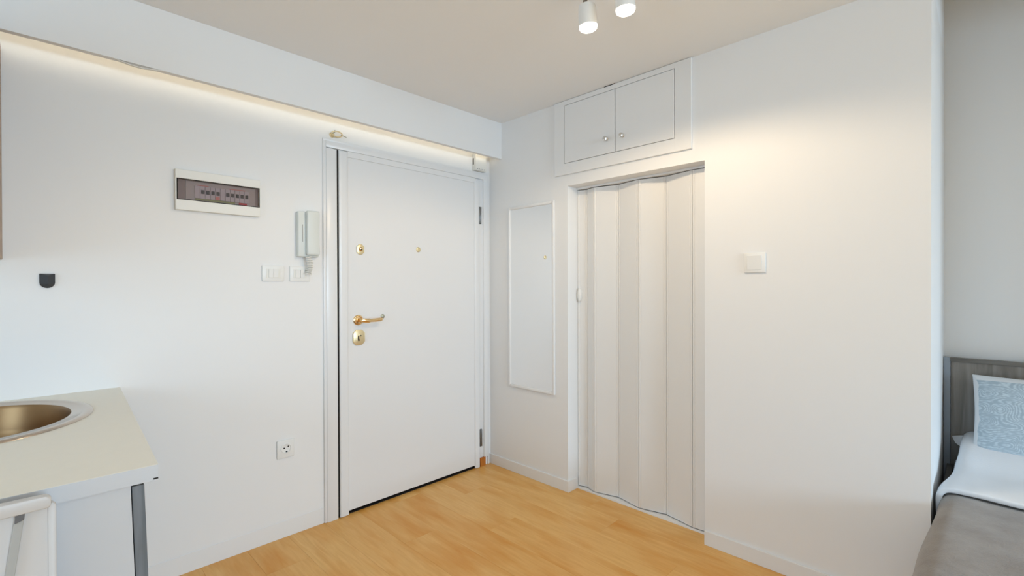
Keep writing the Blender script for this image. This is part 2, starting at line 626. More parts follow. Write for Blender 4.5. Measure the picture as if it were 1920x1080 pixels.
# left post: stepped architrave
box(b, XL - 0.05, PA, 1.146, 1.2065, 0.0, 2.060, bev=0.002)
box(b, XL - 0.02, PA - 0.004, 1.131, 1.148, 0.0, 2.100, bev=0.003)
box(b, XL - 0.05, PA, 1.146, 2.345, 2.064, 2.100, bev=0.002)
box(b, XL - 0.02, PA - 0.004, 1.131, 2.358, 2.098, 2.114, bev=0.003)
box(b, XL - 0.05, PA, 2.304, 2.345, 0.062, 2.066, bev=0.002)
box(b, XL - 0.02, PA - 0.004, 2.343, 2.358, 0.0, 2.100, bev=0.003)
box(b, XL - 0.05, PA - 0.012, 2.2665, 2.306, 0.062, 2.066, bev=0.001)
obj('door_frame', b, M['gloss'], door, smooth=35)
b = new_bm()
box(b, XL - 0.035, XL + 0.008, 1.2175, 2.262, 0.021, 2.0630, bev=0.0012)
leaf = obj('door_leaf', b, M['gloss'], door)
obj('gap_shade', bx(XL - 0.03, XL + 0.0125, 1.2068, 1.2172, 0.012, 2.060), M['dark'], door)['label'] = 'dark strip standing in for the shade in the gap beside the leaf'  # black filler strip: shade of the open gap put into its colour
# half-round mouldings round the leaf
b = new_bm()
def moulding_y(b, ya, yb, z0, z1):
    pts = []
    n = 8
    for i in range(n + 1):
        a = math.pi * i / n
        yy = (ya + yb) / 2 - (yb - ya) / 2 * math.cos(a)
        xx = XL + 0.0085 + 0.0085 * min(1.0, 1.6 * math.sin(a))
        pts.append((xx, yy))
    prism(b, pts, 'Z', z0, z1)
moulding_y(b, 1.2175, 1.272, 0.003, 2.056)
obj('leaf_moulding', b, M['gloss'], door, smooth=50)
b = new_bm()
moulding_y(b, 2.2175, 2.262, 0.003, 2.056)
obj('leaf_moulding', b, M['gloss'], door, smooth=50)
obj('leaf_moulding', bx(XL + 0.008, XL + 0.0145, 1.270, 2.219, 2.030, 2.0632, bev=0.0008), M['gloss'], door)
obj('threshold', bx(XL - 0.10, XL + 0.001, 1.2065, 2.2665, -0.009, 0.0045), M['dark'], door)
obj('frame_foot', bx(XL - 0.05, PA - 0.003, 2.2665, 2.318, 0.0, 0.0615, bev=0.001), M['rawwood'], door)['label'] = 'unpainted orange wood at the foot of the frame'
for z0, z1 in ((1.744, 1.866), (0.144, 0.268)):
    h = obj('hinge', bx(PA - 0.0125, PA - 0.0095, 2.2665, 2.288, z0, z1, bev=0.001), M['black'], door)
    h['label'] = 'dark steel hinge'
    for yy in (2.2715, 2.283):
        lb = new_bm()
        lathe(lb, (PA - 0.006, yy, z0), (0, 0, 1), [(0.003, 0.001), (0.0042, 0.004), (0.0042, z1 - z0 - 0.004), (0.003, z1 - z0 - 0.001)], 14)
        obj('hinge_knuckle', lb, M['steel_d'], h, smooth=40)

FX = XL + 0.008                                                   # leaf face
# lever handle on round rose
b = new_bm()
HY, HZ = 1.333, 1.104
lathe(b, (FX, HY, HZ), (1, 0, 0), [(0.030, 0), (0.030, 0.004), (0.027, 0.007), (0.024, 0.0075), (0.0235, 0.0095), (0.021, 0.0105), (0.018, 0.008), (0.011, 0.009), (0.0085, 0.014), (0.0085, 0.036), (0.0105, 0.044), (0.006, 0.052)], 32)
han = obj('door_handle', b, M['brass'], door, smooth=35)
han['label'] = 'polished brass lever handle on a round rose'
b = new_bm()
tube(b, [(FX + 0.040, HY - 0.010, HZ), (FX + 0.043, HY + 0.004, HZ), (FX + 0.045, HY + 0.026, HZ - 0.003), (FX + 0.046, HY + 0.046, HZ - 0.004), (FX + 0.046, HY + 0.052, HZ - 0.004), (FX + 0.046, HY + 0.090, HZ - 0.002), (FX + 0.045, HY + 0.120, HZ), (FX + 0.044, HY + 0.133, HZ + 0.001)],
     [0.008, 0.0115, 0.0125, 0.0135, 0.0095, 0.0105, 0.0115, 0.006], 16)
obj('lever', b, M['brass'], han, smooth=40)
def octo(cy, cz, ry, rz, cut):
    return [(cy - ry + cut, cz - rz), (cy + ry - cut, cz - rz), (cy + ry, cz - rz + cut), (cy + ry, cz + rz - cut), (cy + ry - cut, cz + rz), (cy - ry + cut, cz + rz), (cy - ry, cz + rz - cut), (cy - ry, cz - rz + cut)]
b = prism(new_bm(), octo(1.335, 1.004, 0.037, 0.044, 0.019), 'X', FX, FX + 0.010, bev=0.003)
esc = obj('lock_plate', b, M['brass_p'], door, smooth=40)
esc['label'] = 'pale brass eight-sided lock plate below the handle'
b = new_bm()
lathe(b, (FX + 0.009, 1.337, 1.012), (1, 0, 0), [(0.0115, 0), (0.0115, 0.003), (0.010, 0.004)], 20)
obj('lock_cylinder', b, M['brass_p'], esc, smooth=40)
b = new_bm()
box(b, FX + 0.012, FX + 0.0138, 1.3265, 1.3315, 0.988, 1.016)
box(b, FX + 0.012, FX + 0.0138, 1.334, 1.347, 1.011, 1.0165)
box(b, FX + 0.0095, FX + 0.0112, 1.328, 1.336, 0.984, 0.997)
obj('keyhole', b, M['dark'], esc)
b = prism(new_bm(), octo(1.348, 1.512, 0.023, 0.030, 0.014), 'X', FX, FX + 0.007, bev=0.002)
up_lock = obj('lock_plate', b, M['brass_p'], door, smooth=40)
up_lock['label'] = 'small pale brass upper lock plate'
b = new_bm()
lathe(b, (FX + 0.006, 1.347, 1.514), (1, 0, 0), [(0.012, 0), (0.012, 0.008), (0.009, 0.011), (0.004, 0.012)], 20)
obj('lock_cylinder', b, M['brass'], up_lock, smooth=40)
b = new_bm()
box(b, FX + 0.0165, FX + 0.0195, 1.339, 1.353, 1.506, 1.511)
obj('keyhole', b, M['dark'], up_lock)
b = new_bm()
lathe(b, (FX, 1.748, 1.532), (1, 0, 0), [(0.0165, 0), (0.0165, 0.002), (0.014, 0.004), (0.0095, 0.0045), (0.008, 0.003)], 24)
obj('peephole', b, M['brass_p'], door, smooth=40)['label'] = 'round pale brass peephole'
b = new_bm()
lathe(b, (FX, 1.491, 1.118), (1, 0, 0), [(0.013, 0), (0.013, 0.003), (0.010, 0.006), (0.005, 0.007)], 20)
obj('stud', b, M['dull'], door, smooth=40)['label'] = 'small dull grey-green stud beside the lever tip'

# brass loop latch standing on the head of the frame
lat = thing('door_latch', 'small brass loop latch above the left corner of the entrance door frame', 'latch', (XL, 1.205, 2.114))
b = new_bm()
lathe(b, (XL, 1.186, 2.139), (1, 0, 0), [(0.014, 0), (0.014, 0.003), (0.010, 0.005), (0.006, 0.012), (0.006, 0.022)], 20)
obj('plate', b, M['brass_p'], lat, smooth=40)
b = new_bm()
ring = []
for i in range(24):
    a = 2 * math.pi * i / 24
    ring.append((XL + 0.024 + 0.006 * math.sin(a), 1.205 + 0.030 * math.cos(a), 2.143 + 0.0135 * math.sin(a)))
tube(b, ring, 0.0034, 8, closed=True)
obj('loop', b, M['brass_p'], lat, smooth=True)
for pts_, r_ in (([(XL + 0.024, 1.178, 2.144), (XL + 0.026, 1.188, 2.150), (XL + 0.024, 1.193, 2.160)], [0.005, 0.005, 0.004]),
                 ([(XL + 0.024, 1.228, 2.142), (XL + 0.020, 1.262, 2.138)], [0.0025, 0.002])):
    obj('pin', tube(new_bm(), pts_, r_, 10), M['dull'], lat, smooth=True)

# junction box above the hinge side
jb = thing('junction_box', 'white plastic junction box above the hinge side of the entrance door', 'box', (XL, 2.26, 2.115))
obj('housing', bx(XL, XL + 0.034, 2.208, 2.312, 2.115, 2.232, bev=0.003), M['plastic_w'], jb)
obj('cover', bx(XL + 0.034, XL + 0.040, 2.210, 2.310, 2.117, 2.230, bev=0.002), M['plastic_w'], jb)
obj('cable_slot', bx(XL + 0.010, XL + 0.020, 2.2072, 2.2085, 2.155, 2.200), M['dark'], jb)
for k in range(5):
    obj('vent_slot', bx(XL + 0.0395, XL + 0.0405, 2.222 + 0.016 * k, 2.229 + 0.016 * k, 2.124, 2.128), M['dark'], jb)

# ------------------------------------------------------------------ fuse box
fb = thing('fuse_box', 'white flush fuse box with smoked window on the left wall', 'fuse box', (XL, 0.636, 1.642))
Y0, Y1, Z0, Z1 = 0.459, 0.809, 1.644, 1.826
WY0, WY1, WZa, WZb = 0.464, 0.806, 1.691, 1.785
X1 = XL + 0.022
b = new_bm()
box(b, XL, X1, Y0, Y1, Z0, WZa, bev=0.003)
box(b, XL, X1, Y0, Y1, WZb, Z1, bev=0.003)
box(b, XL, X1, Y0, WY0, WZa - 0.004, WZb + 0.004, bev=0.001)
box(b, XL, X1, WY1, Y1, WZa - 0.004, WZb + 0.004, bev=0.001)
obj('housing', b, M['plastic_w'], fb)
inn = obj('inner_panel', bx(XL, XL + 0.004, WY0, WY1, WZa, WZb), M['innerp'], fb)
b = new_bm()
box(b, XL + 0.003, XL + 0.007, 0.500, 0.790, WZa + 0.004, WZb - 0.004, bev=0.002)
cov = obj('mounting_cover', b, M['cover'], fb)
for i in range(11):
    ya = 0.535 + 0.0205 * i
    br = obj('breaker', bx(XL + 0.007, XL + 0.012, ya, ya + 0.0195, 1.705, 1.762, bev=0.001), M['lilac'], fb)
    if i not in (0, 5):
        obj('toggle', bx(XL + 0.012, XL + 0.0165, ya + 0.004, ya + 0.0165, 1.727, 1.744, bev=0.001), M['black'], br)
obj('label_strip', bx(XL + 0.007, XL + 0.0085, 0.535, 0.700, 1.697, 1.7045), M['green'], fb)['label'] = 'olive green label strip'
obj('label_strip', bx(XL + 0.007, XL + 0.009, 0.717, 0.752, 1.696, 1.7045), M['red'], fb)['label'] = 'red label'
obj('label_strip', bx(XL + 0.012, XL + 0.0128, 0.617, 0.634, 1.706, 1.722), M['pink'], fb)['label'] = 'pink label'
obj('label_strip', bx(XL + 0.007, XL + 0.008, 0.545, 0.590, 1.7635, 1.767), M['pink'], fb)
obj('label_strip', bx(XL + 0.007, XL + 0.008, 0.675, 0.745, 1.7635, 1.767), M['pink'], fb)
b = new_bm()
e = 0.0022
box(b, X1 - 0.004, X1 - 0.0005, WY0, WY1, WZb - e, WZb)
box(b, X1 - 0.004, X1 - 0.0005, WY0, WY1, WZa, WZa + e)
box(b, X1 - 0.004, X1 - 0.0005, WY0, WY0 + 0.004, WZa, WZb)
box(b, X1 - 0.004, X1 - 0.0005, WY1 - e, WY1, WZa, WZb)
win = obj('window_rim', b, M['dark'], fb)
obj('window_pane', bx(X1 - 0.003, X1 - 0.001, WY0 + 0.001, WY1 - 0.001, WZa + 0.001, WZb - 0.001), M['smoked'], fb)

# ------------------------------------------------------------------ entry phone
ip = thing('entry_phone', 'pale wall entry phone with coiled cord left of the entrance door', 'intercom', (XL, 1.05, 1.36))
obj('base', bx(XL, XL + 0.030, 0.988, 1.098, 1.455, 1.694, bev=0.006, seg=3), M['plastic_g'], ip, smooth=40)
b = new_bm()
pts = [(0.0, 1.468), (0.022, 1.463), (0.026, 1.475), (0.022, 1.53), (0.021, 1.60), (0.025, 1.66), (0.026, 1.69), (0.020, 1.700), (0.0, 1.697)]
pts = [(XL + 0.031 + p[0], p[1]) for p in pts]
prism(b, pts, 'Y', 1.027, 1.093, bev=0.006, seg=3)
hs = obj('handset', b, M['plastic_g'], ip, smooth=40)
obj('hook_slot', bx(XL + 0.0295, XL + 0.0315, 1.010, 1.0130, 1.535, 1.625), M['chair_leg'], ip)
b = new_bm()
cp = []
for i in range(10 * 16 + 1):
    t = i / (10 * 16)
    a = 2 * math.pi * 10 * t
    yy = 1.036 + 0.012 * math.sin(t * 3.1)
    zz = 1.458 - 0.092 * t
    cp.append((XL + 0.040 + 0.013 * math.cos(a) - 0.012 * t, yy + 0.0145 * math.sin(a), zz))
tube(b, cp, 0.0022, 6)
tube(b, [(XL + 0.034, 1.046, 1.368), (XL + 0.030, 1.055, 1.362), (XL + 0.012, 1.060, 1.372), (XL + 0.010, 1.056, 1.42), (XL + 0.014, 1.05, 1.458)], 0.0022, 8)
obj('coiled_cord', b, M['plastic_w'], ip, smooth=True)

# ------------------------------------------------------------------ switches and socket
def switch_left(y0, y1, label, base=None):
    cy = (y0 + y1) / 2
    t = thing('light_switch', label, 'switch', (XL, cy, 1.326), 'two-rocker switches by the entrance door')
    obj('plate', bx(XL, XL + 0.008, y0, y1, 1.326, 1.405, bev=0.0025, seg=3), M['plastic'], t, smooth=40)
    obj('insert', bx(XL + 0.008, XL + 0.0095, y0 + 0.019, y1 - 0.019, 1.343, 1.389, bev=0.0006), M['plastic_w'], t)
    for k in range(2):
        ya = cy - 0.0225 + 0.0235 * k
        prism_b = prism(new_bm(), [(XL + 0.0095, 1.345), (XL + 0.0125, 1.345), (XL + 0.0150, 1.387), (XL + 0.0095, 1.387)], 'Y', ya, ya + 0.0215, bev=0.0006)
        obj('rocker', prism_b, M['plastic'], t)
    return t
switch_left(0.820, 0.925, 'white two-rocker switch plate, the left one beside the entry phone')
switch_left(0.954, 1.058, 'white two-rocker switch plate directly under the entry phone cord')

sk = thing('wall_socket', 'white round-well wall socket low beside the entrance door', 'socket', (XL, 0.930, 0.413))
obj('plate', bx(XL, XL + 0.008, 0.886, 0.972, 0.413, 0.505, bev=0.003, seg=3), M['plastic'], sk, smooth=40)
b = new_bm()
lathe(b, (XL + 0.0075, 0.930, 0.462), (1, 0, 0), [(0.026, 0), (0.026, 0.003), (0.0225, 0.0038), (0.021, 0.001), (0.0205, 0.0008)], 36)
obj('well', b, M['plastic'], sk, smooth=40)
b = new_bm()
for yy, zz in ((0.9205, 0.464), (0.9405, 0.470)):
    lathe(b, (XL + 0.008, yy, zz), (1, 0, 0), [(0.0036, 0), (0.0036, 0.0012)], 12)
box(b, XL + 0.008, XL + 0.0105, 0.9285, 0.9365, 0.4425, 0.4475)
obj('contacts', b, M['dark'], sk)

sw = thing('light_switch', 'white single-rocker light switch right of the folding door', 'switch', (-0.75, YB, 1.355))
obj('plate', bx(-0.796, -0.7025, YB - 0.009, YB, 1.357, 1.449, bev=0.003, seg=3), M['plastic'], sw, smooth=40)
b = prism(new_bm(), [(YB - 0.009, 1.370), (YB - 0.0105, 1.370), (YB - 0.0150, 1.437), (YB - 0.009, 1.437)], 'X', -0.782, -0.7195, bev=0.0012)
obj('rocker', b, M['plastic'], sw)

# black wall hook
hk = thing('wall_hook', 'small black rounded wall hook above the kitchen counter', 'hook', (XL, 0.050, 1.296))
b = new_bm()
def U(sc):
    pts = [(0.0285 + (1 - sc) * 0.0215, 1.352 - (1 - sc) * 0.004)]
    for i in range(13):
        a = math.pi + math.pi * i / 12
        pts.append((0.0505 + 0.0218 * sc * math.cos(a), 1.3175 + 0.0215 * sc * math.sin(a)))
    pts.append((0.0725 - (1 - sc) * 0.0215, 1.352 - (1 - sc) * 0.004))
    return pts
prism(b, U(1.0), 'X', XL, XL + 0.006, bev=0.0015)
obj('back_plate', b, M['black'], hk, smooth=40)
b = new_bm()
t_ = bmesh.new()
A = [(XL + 0.006, y_, z_) for y_, z_ in U(0.96)]
tip = [(XL + 0.024, 0.052, 1.345), (XL + 0.024, 0.052, 1.312)]
va = [t_.verts.new(p) for p in A]
vt = [t_.verts.new(p) for p in tip]
n = len(va)
half = n // 2
for i in range(n - 1):
    if i < half:
        t_.faces.new((va[i], va[i + 1], vt[1] if i > 0 else vt[1]))
    else:
        t_.faces.new((va[i], va[i + 1], vt[1]))
t_.faces.new((va[0], vt[1], vt[0]))
t_.faces.new((va[-1], vt[0], vt[1]))
t_.faces.new((va[0], vt[0], va[-1]))
t_.faces.new(va)
bmesh.ops.recalc_face_normals(t_, faces=list(t_.faces))
join(b, t_)
obj('hook_nose', b, M['black'], hk)

# ------------------------------------------------------------------ mirror
mr_ = thing('wall_mirror', 'tall narrow white framed mirror left of the folding door', 'mirror', (-2.157, YB, 0.594))
mx0, mx1, mz0, mz1 = -2.364, -1.949, 0.595, 1.845
fwid = 0.018
for (x0, x1, z0, z1) in ((mx0, mx0 + fwid, mz0, mz1), (mx1 - fwid, mx1, mz0, mz1), (mx0 + fwid, mx1 - fwid, mz0, mz0 + fwid), (mx0 + fwid, mx1 - fwid, mz1 - fwid, mz1)):
    obj('frame_rail', bx(x0, x1, YB - 0.016, YB, z0, z1, bev=0.004, seg=3), M['trim'], mr_, smooth=40)
obj('glass', bx(mx0 + fwid - 0.002, mx1 - fwid + 0.002, YB - 0.007, YB - 0.003, mz0 + fwid - 0.002, mz1 - fwid + 0.002), M['mirror'], mr_)

# ------------------------------------------------------------------ folding door
fd = thing('door_2', 'white accordion folding door in the far wall recess', 'door', (-1.417, 2.49, 0))
fd['kind'] = 'structure'
obj('threshold', bx(OX0 - 0.02, OX1 + 0.02, 2.462, 2.560, -0.002, 0.010, bev=0.002), M['trim'], fd)
obj('head_track', bx(OX0, OX1, 2.470, 2.530, OZ - 0.012, OZ, bev=0.001), M['trim'], fd)
PTS = [(-1.848, 2.480), (-1.785, 2.498), (-1.716, 2.469), (-1.564, 2.509), (-1.408, 2.469), (-1.255, 2.507), (-1.088, 2.468), (-0.986, 2.478)]
zb, zt = 0.0150, 1.9075
for i in range(len(PTS) - 1):
    p, q = Vector((*PTS[i], 0)), Vector((*PTS[i + 1], 0))
    d = (q - p).normalized()
    nrm = Vector((d.y, -d.x, 0))                                   # towards the room
    L_ = (q - p).length
    # cross-section with a shallow hinge bead at both sides
    prof = [(0.001, 0.0), (0.001, 0.005), (0.008, 0.0065), (0.013, 0.0045), (0.018, 0.006), (L_ - 0.018, 0.006), (L_ - 0.013, 0.0045), (L_ - 0.008, 0.0065), (L_ - 0.001, 0.005), (L_ - 0.001, 0.0)]
    b = new_bm()
    prism(b, [tuple((p + d * s + nrm * (h - 0.003))[:2]) for s, h in prof], 'Z', zb, zt)
    pan = obj('folding_panel', b, M['pvc'], fd, smooth=15)
hb_ = new_bm()
prof = []
for i in range(20):
    a = 2 * math.pi * i / 20
    prof.append((-1.829 + 0.013 * math.cos(a), 1.238 + 0.043 * math.sin(a)))
prism(hb_, prof, 'Y', 2.462, 2.489, bev=0.006, seg=3)
obj('door_handle', hb_, M['plastic'], fd, smooth=50)

# ------------------------------------------------------------------ overhead cupboard
cb = thing('wall_cupboard', 'white two-door cupboard built above the folding door', 'cupboard', (-1.495, YB, 1.994))
cx0, cx1, cz0 = -1.943, -1.047, 1.994
dx0, dxm, dx1, dz0, dz1 = -1.862, -1.4945, -1.136, 2.063, 2.427
b = new_bm()
box(b, cx0, dx0, YB - 0.014, YB, cz0, ZC - 0.002, bev=0.002)
box(b, dx1, cx1, YB - 0.014, YB, cz0, ZC - 0.002, bev=0.002)
box(b, dx0 - 0.002, dx1 + 0.002, YB - 0.014, YB, cz0, dz0 + 0.0005, bev=0.002)
box(b, dx0 - 0.002, dx1 + 0.002, YB - 0.014, YB, dz1, ZC - 0.002, bev=0.002)
obj('face_frame', b, M['trim'], cb)
obj('ceiling_gap', bx(-1.566, -1.494, YB - 0.0148, YB - 0.010, ZC - 0.0045, ZC - 0.0005), M['dark'], cb)
def cdoor(x0, x1, kx, kz):
    d_ = obj('cupboard_door', bx(x0 + 0.0020, x1 - 0.0020, YB - 0.0148, YB - 0.002, dz0 + 0.0030, dz1 - 0.0024, bev=0.002), M['trim'], cb)
    lb = new_bm()
    lathe(lb, (kx, YB - 0.0148, kz), (0, -1, 0), [(0.009, 0), (0.009, 0.002), (0.005, 0.004), (0.005, 0.010), (0.011, 0.016), (0.0155, 0.021), (0.014, 0.026), (0.007, 0.029)], 8)
    obj('knob', lb, M['chrome'], d_)
cdoor(dx0, dxm, -1.548, 2.148)
cdoor(dxm, dx1, -1.442, 2.144)

# ------------------------------------------------------------------ kitchen corner
ZT = 0.880
ct = thing('countertop', 'cream laminate kitchen countertop on the left', 'countertop', (-1.98, -0.08, 0.845))
def ell(cx, cy, rx, ry, n=64):
    return [(cx + rx * math.cos(2 * math.pi * i / n), cy + ry * math.sin(2 * math.pi * i / n)) for i in range(n)]
SCX, SCY, SRX, SRY = -2.195, -0.145, 0.335, 0.300
# top slab with an oval hole
def slab_with_hole(outer, hole, z0, z1):
    t = bmesh.new()
    n = len(hole)
    cx, cy = SCX, SCY
    # project every hole direction onto the outer polygon
    def hit(a):
        d = Vector((math.cos(a), math.sin(a)))
        best = None
        for i in range(len(outer)):
            p, q = Vector(outer[i]), Vector(outer[(i + 1) % len(outer)])
            e_ = q - p
            den = d.x * e_.y - d.y * e_.x
            if abs(den) < 1e-9:
                continue
            w_ = p - Vector((cx, cy))
            s = (w_.x * e_.y - w_.y * e_.x) / den
            u = (w_.x * d.y - w_.y * d.x) / den
            if s > 0 and -1e-6 <= u <= 1 + 1e-6 and (best is None or s < best):
                best = s
        return Vector((cx, cy)) + d * best
    angs = [math.atan2(h[1] - cy, h[0] - cx) for h in hole]
    for c_ in outer:
        angs.append(math.atan2(c_[1] - cy, c_[0] - cx))
    angs = sorted(set(angs))
    ring_o, ring_i = [], []
    for a in angs:
        ring_o.append(hit(a))
        k_ = 1.0 / math.sqrt((math.cos(a) / SRX) ** 2 + (math.sin(a) / SRY) ** 2) - 0.006
        ring_i.append(Vector((cx + k_ * math.cos(a), cy + k_ * math.sin(a))))
    N = len(angs)
    V = {}
    for nm, rg in (('o', ring_o), ('i', ring_i)):
        for zz in (z0, z1):
            V[nm, zz] = [t.verts.new((p.x, p.y, zz)) for p in rg]
    for i in range(N):
        j = (i + 1) % N
        t.faces.new((V['i', z1][i], V['o', z1][i], V['o', z1][j], V['i', z1][j]))
        t.faces.new((V['i', z0][i], V['i', z0][j], V['o', z0][j], V['o', z0][i]))
        t.faces.new((V['o', z0][i], V['o', z0][j], V['o', z1][j], V['o', z1][i]))
        t.faces.new((V['i', z0][i], V['i', z1][i], V['i', z1][j], V['i', z0][j]))
    bmesh.ops.recalc_face_normals(t, faces=list(t.faces))
    return t
outer = [(-1.387, -0.40), (-1.387, 0.213), (XL, 0.266), (XL, -0.40)]
t_ = slab_with_hole(outer, ell(SCX, SCY, SRX, SRY), ZT - 0.0362, ZT)
b = new_bm(); join(b, t_)
obj('worktop', b, M['counter'], ct)
obj('edge_band', bx(-1.3872, -1.3858, -0.40, 0.2128, ZT - 0.036, ZT - 0.0006), M['cab_white'], ct)['label'] = 'white edging along the open end'
obj('edge_nick', bx(-1.3862, -1.3852, 0.203, 0.2125, ZT - 0.0335, ZT - 0.030), M['dark'], ct)

snk = thing('kitchen_sink', 'round-ended brushed steel sink set in the cream countertop', 'sink', (SCX, SCY, ZT))
def oval_ring(bm, levels, n=72):
    t = bmesh.new()
    rings = []
    for (rx, ry, z) in levels:
        rings.append([t.verts.new((SCX + rx * math.cos(2 * math.pi * i / n), SCY + ry * math.sin(2 * math.pi * i / n), z)) for i in range(n)])
    for a_, c_ in zip(rings, rings[1:]):
        for i in range(n):
            t.faces.new((a_[i], a_[(i + 1) % n], c_[(i + 1) % n], c_[i]))
    return t, rings
t_, rg = oval_ring(None, [(SRX, SRY, ZT + 0.0004), (SRX - 0.002, SRY - 0.002, ZT + 0.004), (SRX - 0.010, SRY - 0.010, ZT + 0.0065), (SRX - 0.026, SRY - 0.024, ZT + 0.0062), (SRX - 0.029, SRY - 0.027, ZT + 0.004), (SRX - 0.055, SRY - 0.050, ZT + 0.0035), (SRX - 0.061, SRY - 0.056, ZT + 0.001)])
bmesh.ops.recalc_face_normals(t_, faces=list(t_.faces))
b = new_bm(); join(b, t_)
obj('rim', b, M['steel'], snk, smooth=50)
t_, rg = oval_ring(None, [(SRX - 0.061, SRY - 0.056, ZT + 0.001), (SRX - 0.066, SRY - 0.061, ZT - 0.01), (SRX - 0.075, SRY - 0.070, ZT - 0.08), (SRX - 0.095, SRY - 0.090, ZT - 0.135), (SRX - 0.14, SRY - 0.13, ZT - 0.155), (0.03, 0.03, ZT - 0.16)])
t_.faces.new(rg[-1])
bmesh.ops.recalc_face_normals(t_, faces=list(t_.faces))
b = new_bm(); join(b, t_)
obj('bowl', b, M['bowl'], snk, smooth=50)
b = new_bm()
lathe(b, (SCX, SCY, ZT - 0.160), (0, 0, 1), [(0.042, 0), (0.042, 0.004), (0.030, 0.005), (0.028, 0.002)], 28)
obj('drain', b, M['chrome'], snk, smooth=40)

kc = thing('base_cabinet', 'white kitchen base cabinet with grey wood-grain door under the countertop', 'cabinet', (-1.98, -0.08, 0))
obj('end_panel', prism(new_bm(), [(-0.38, 0.0), (0.1620 + 0.030 * 0.838, 0.0), (0.1620, 0.838), (0.1620, 0.8435), (-0.38, 0.8435)], 'X', -1.412, -1.392), M['cab_white'], kc)
obj('plinth', bx(-2.55, -1.413, 0.07, 0.09, 0.0, 0.12), M['cab_white'], kc)
b = new_bm()
box(b, -2.55, -1.413, -0.38, 0.150, 0.12, 0.138)
box(b, -2.55, -1.413, -0.38, -0.362, 0.138, 0.8435)
box(b, -2.55, -2.532, -0.36, 0.150, 0.138, 0.8435)
obj('carcass', b, M['cab_white'], kc)
def kdoor(x0, x1):
    t = bmesh.new()
    bmesh.ops.create_cube(t, size=1.0)
    for v in t.verts:
        v.co = Vector(((x0 + x1) / 2 + v.co.x * (x1 - x0), 0.1755 + v.co.y * 0.023, 0.4865 + v.co.z * 0.705))
        v.co.y += 0.030 * (0.838 - v.co.z)                         # hangs a touch out at the foot
    bmesh.ops.bevel(t, geom=list(t.edges), offset=0.001, segments=1, affect='EDGES')
    b = new_bm(); join(b, t)
    d_ = obj('cabinet_door', b, M['greywood'], kc)
kdoor(-1.972, -1.392)
kdoor(-2.552, -1.976)

wc = thing('wall_cabinet', 'brown wood-fronted wall cabinet at the left edge over the sink', 'cabinet', (-1.99, -0.23, 1.40))
obj('carcass', bx(XL + 0.001, -2.05, -0.398, -0.088, 1.40, 2.18, bev=0.001), M['cab_white'], wc)
for x0, x1 in ((XL + 0.003, -2.052),):
    d_ = obj('cabinet_door', bx(x0, x1, -0.087, -0.067, 1.402, 2.178, bev=0.0015), M['walnut'], wc)

# folded white chair leaning beside the counter end
fc = thing('folding_chair', 'folded white plastic chair standing at the open end of the countertop', 'chair', (-1.31, -0.20, 0))
FXc = -1.300
def yz(b, pts, x0, x1, bev=0.002):
    prism(b, pts, 'X', x0, x1, bev=bev, seg=2)
b = new_bm(); yz(b, [(-0.43, 0.30), (0.034, 0.30), (0.034, 0.872), (-0.43, 0.885)], FXc - 0.022, FXc - 0.012)
obj('back_panel', b, M['chair'], fc)
b = new_bm(); yz(b, [(-0.44, 0.858), (0.024, 0.866), (0.029, 0.872), (0.029, 0.884), (0.022, 0.8905), (-0.44, 0.893)], FXc - 0.024, FXc - 0.002, 0.003)
obj('top_rail', b, M['chair'], fc, smooth=40)
b = new_bm(); yz(b, [(0.024, 0.02), (0.036, 0.02), (0.036, 0.868), (0.030, 0.874), (0.024, 0.868)], FXc - 0.024, FXc - 0.009, 0.0015)
obj('side_rail', b, M['chair'], fc, smooth=40)
b = new_bm(); yz(b, [(-0.44, 0.02), (-0.428, 0.02), (-0.428, 0.86), (-0.44, 0.86)], FXc - 0.024, FXc - 0.009, 0.0015)
obj('side_rail', b, M['chair'], fc, smooth=40)
b = new_bm(); yz(b, [(-0.128, 0.02), (-0.114, 0.02), (-0.0075, 0.864), (-0.0205, 0.866)], FXc - 0.013, FXc - 0.006, 0.001)
obj('leg', b, M['chair_leg'], fc)
b = new_bm(); yz(b, [(-0.28, 0.02), (-0.266, 0.02), (-0.375, 0.855), (-0.389, 0.855)], FXc - 0.013, FXc - 0.006, 0.001)
obj('leg', b, M['chair_leg'], fc)
b = new_bm(); yz(b, [(-0.0215, 0.850), (-0.0085, 0.855), (-0.0075, 0.868), (-0.0205, 0.868)], FXc - 0.0065, FXc - 0.003, 0.001)
obj('pivot', b, M['greyplastic'], fc)

# ------------------------------------------------------------------ bed
BX0, BX1 = -0.085, 0.86
bed = thing('bed', 'single bed with grey-brown headboard in the alcove on the right', 'bed', (0.38, 2.2, 0))
HYF = 3.19
obj('headboard_panel', bx(-0.105, 0.90, HYF, HYF + 0.022, 0.12, 0.925, bev=0.001), M['headboard'], bed)
obj('headboard_rail', bx(-0.108, 0.905, HYF - 0.008, HYF + 0.028, 0.921, 0.939, bev=0.001), M['headrail'], bed)
pp = new_bm()
prism(pp, [(-0.131, 0.0), (-0.106, 0.0), (-0.106, 0.936), (-0.131, 0.941)], 'Y', HYF - 0.006, HYF + 0.03, bev=0.002)
obj('headboard_post', pp, M['post'], bed)['label'] = 'blue-grey edge post'
obj('headboard_post', bx(0.90, 0.925, HYF - 0.006, HYF + 0.03, 0.0, 0.936, bev=0.002), M['post'], bed)['label'] = 'blue-grey edge post'
obj('side_rail', bx(-0.118, -0.096, 1.22, HYF, 0.16, 0.415, bev=0.001), M['headrail'], bed)
obj('side_rail', bx(0.878, 0.90, 1.22, HYF, 0.16, 0.415, bev=0.001), M['headrail'], bed)
obj('foot_board', bx(-0.118, 0.90, 1.198, 1.22, 0.10, 0.415, bev=0.001), M['headrail'], bed)
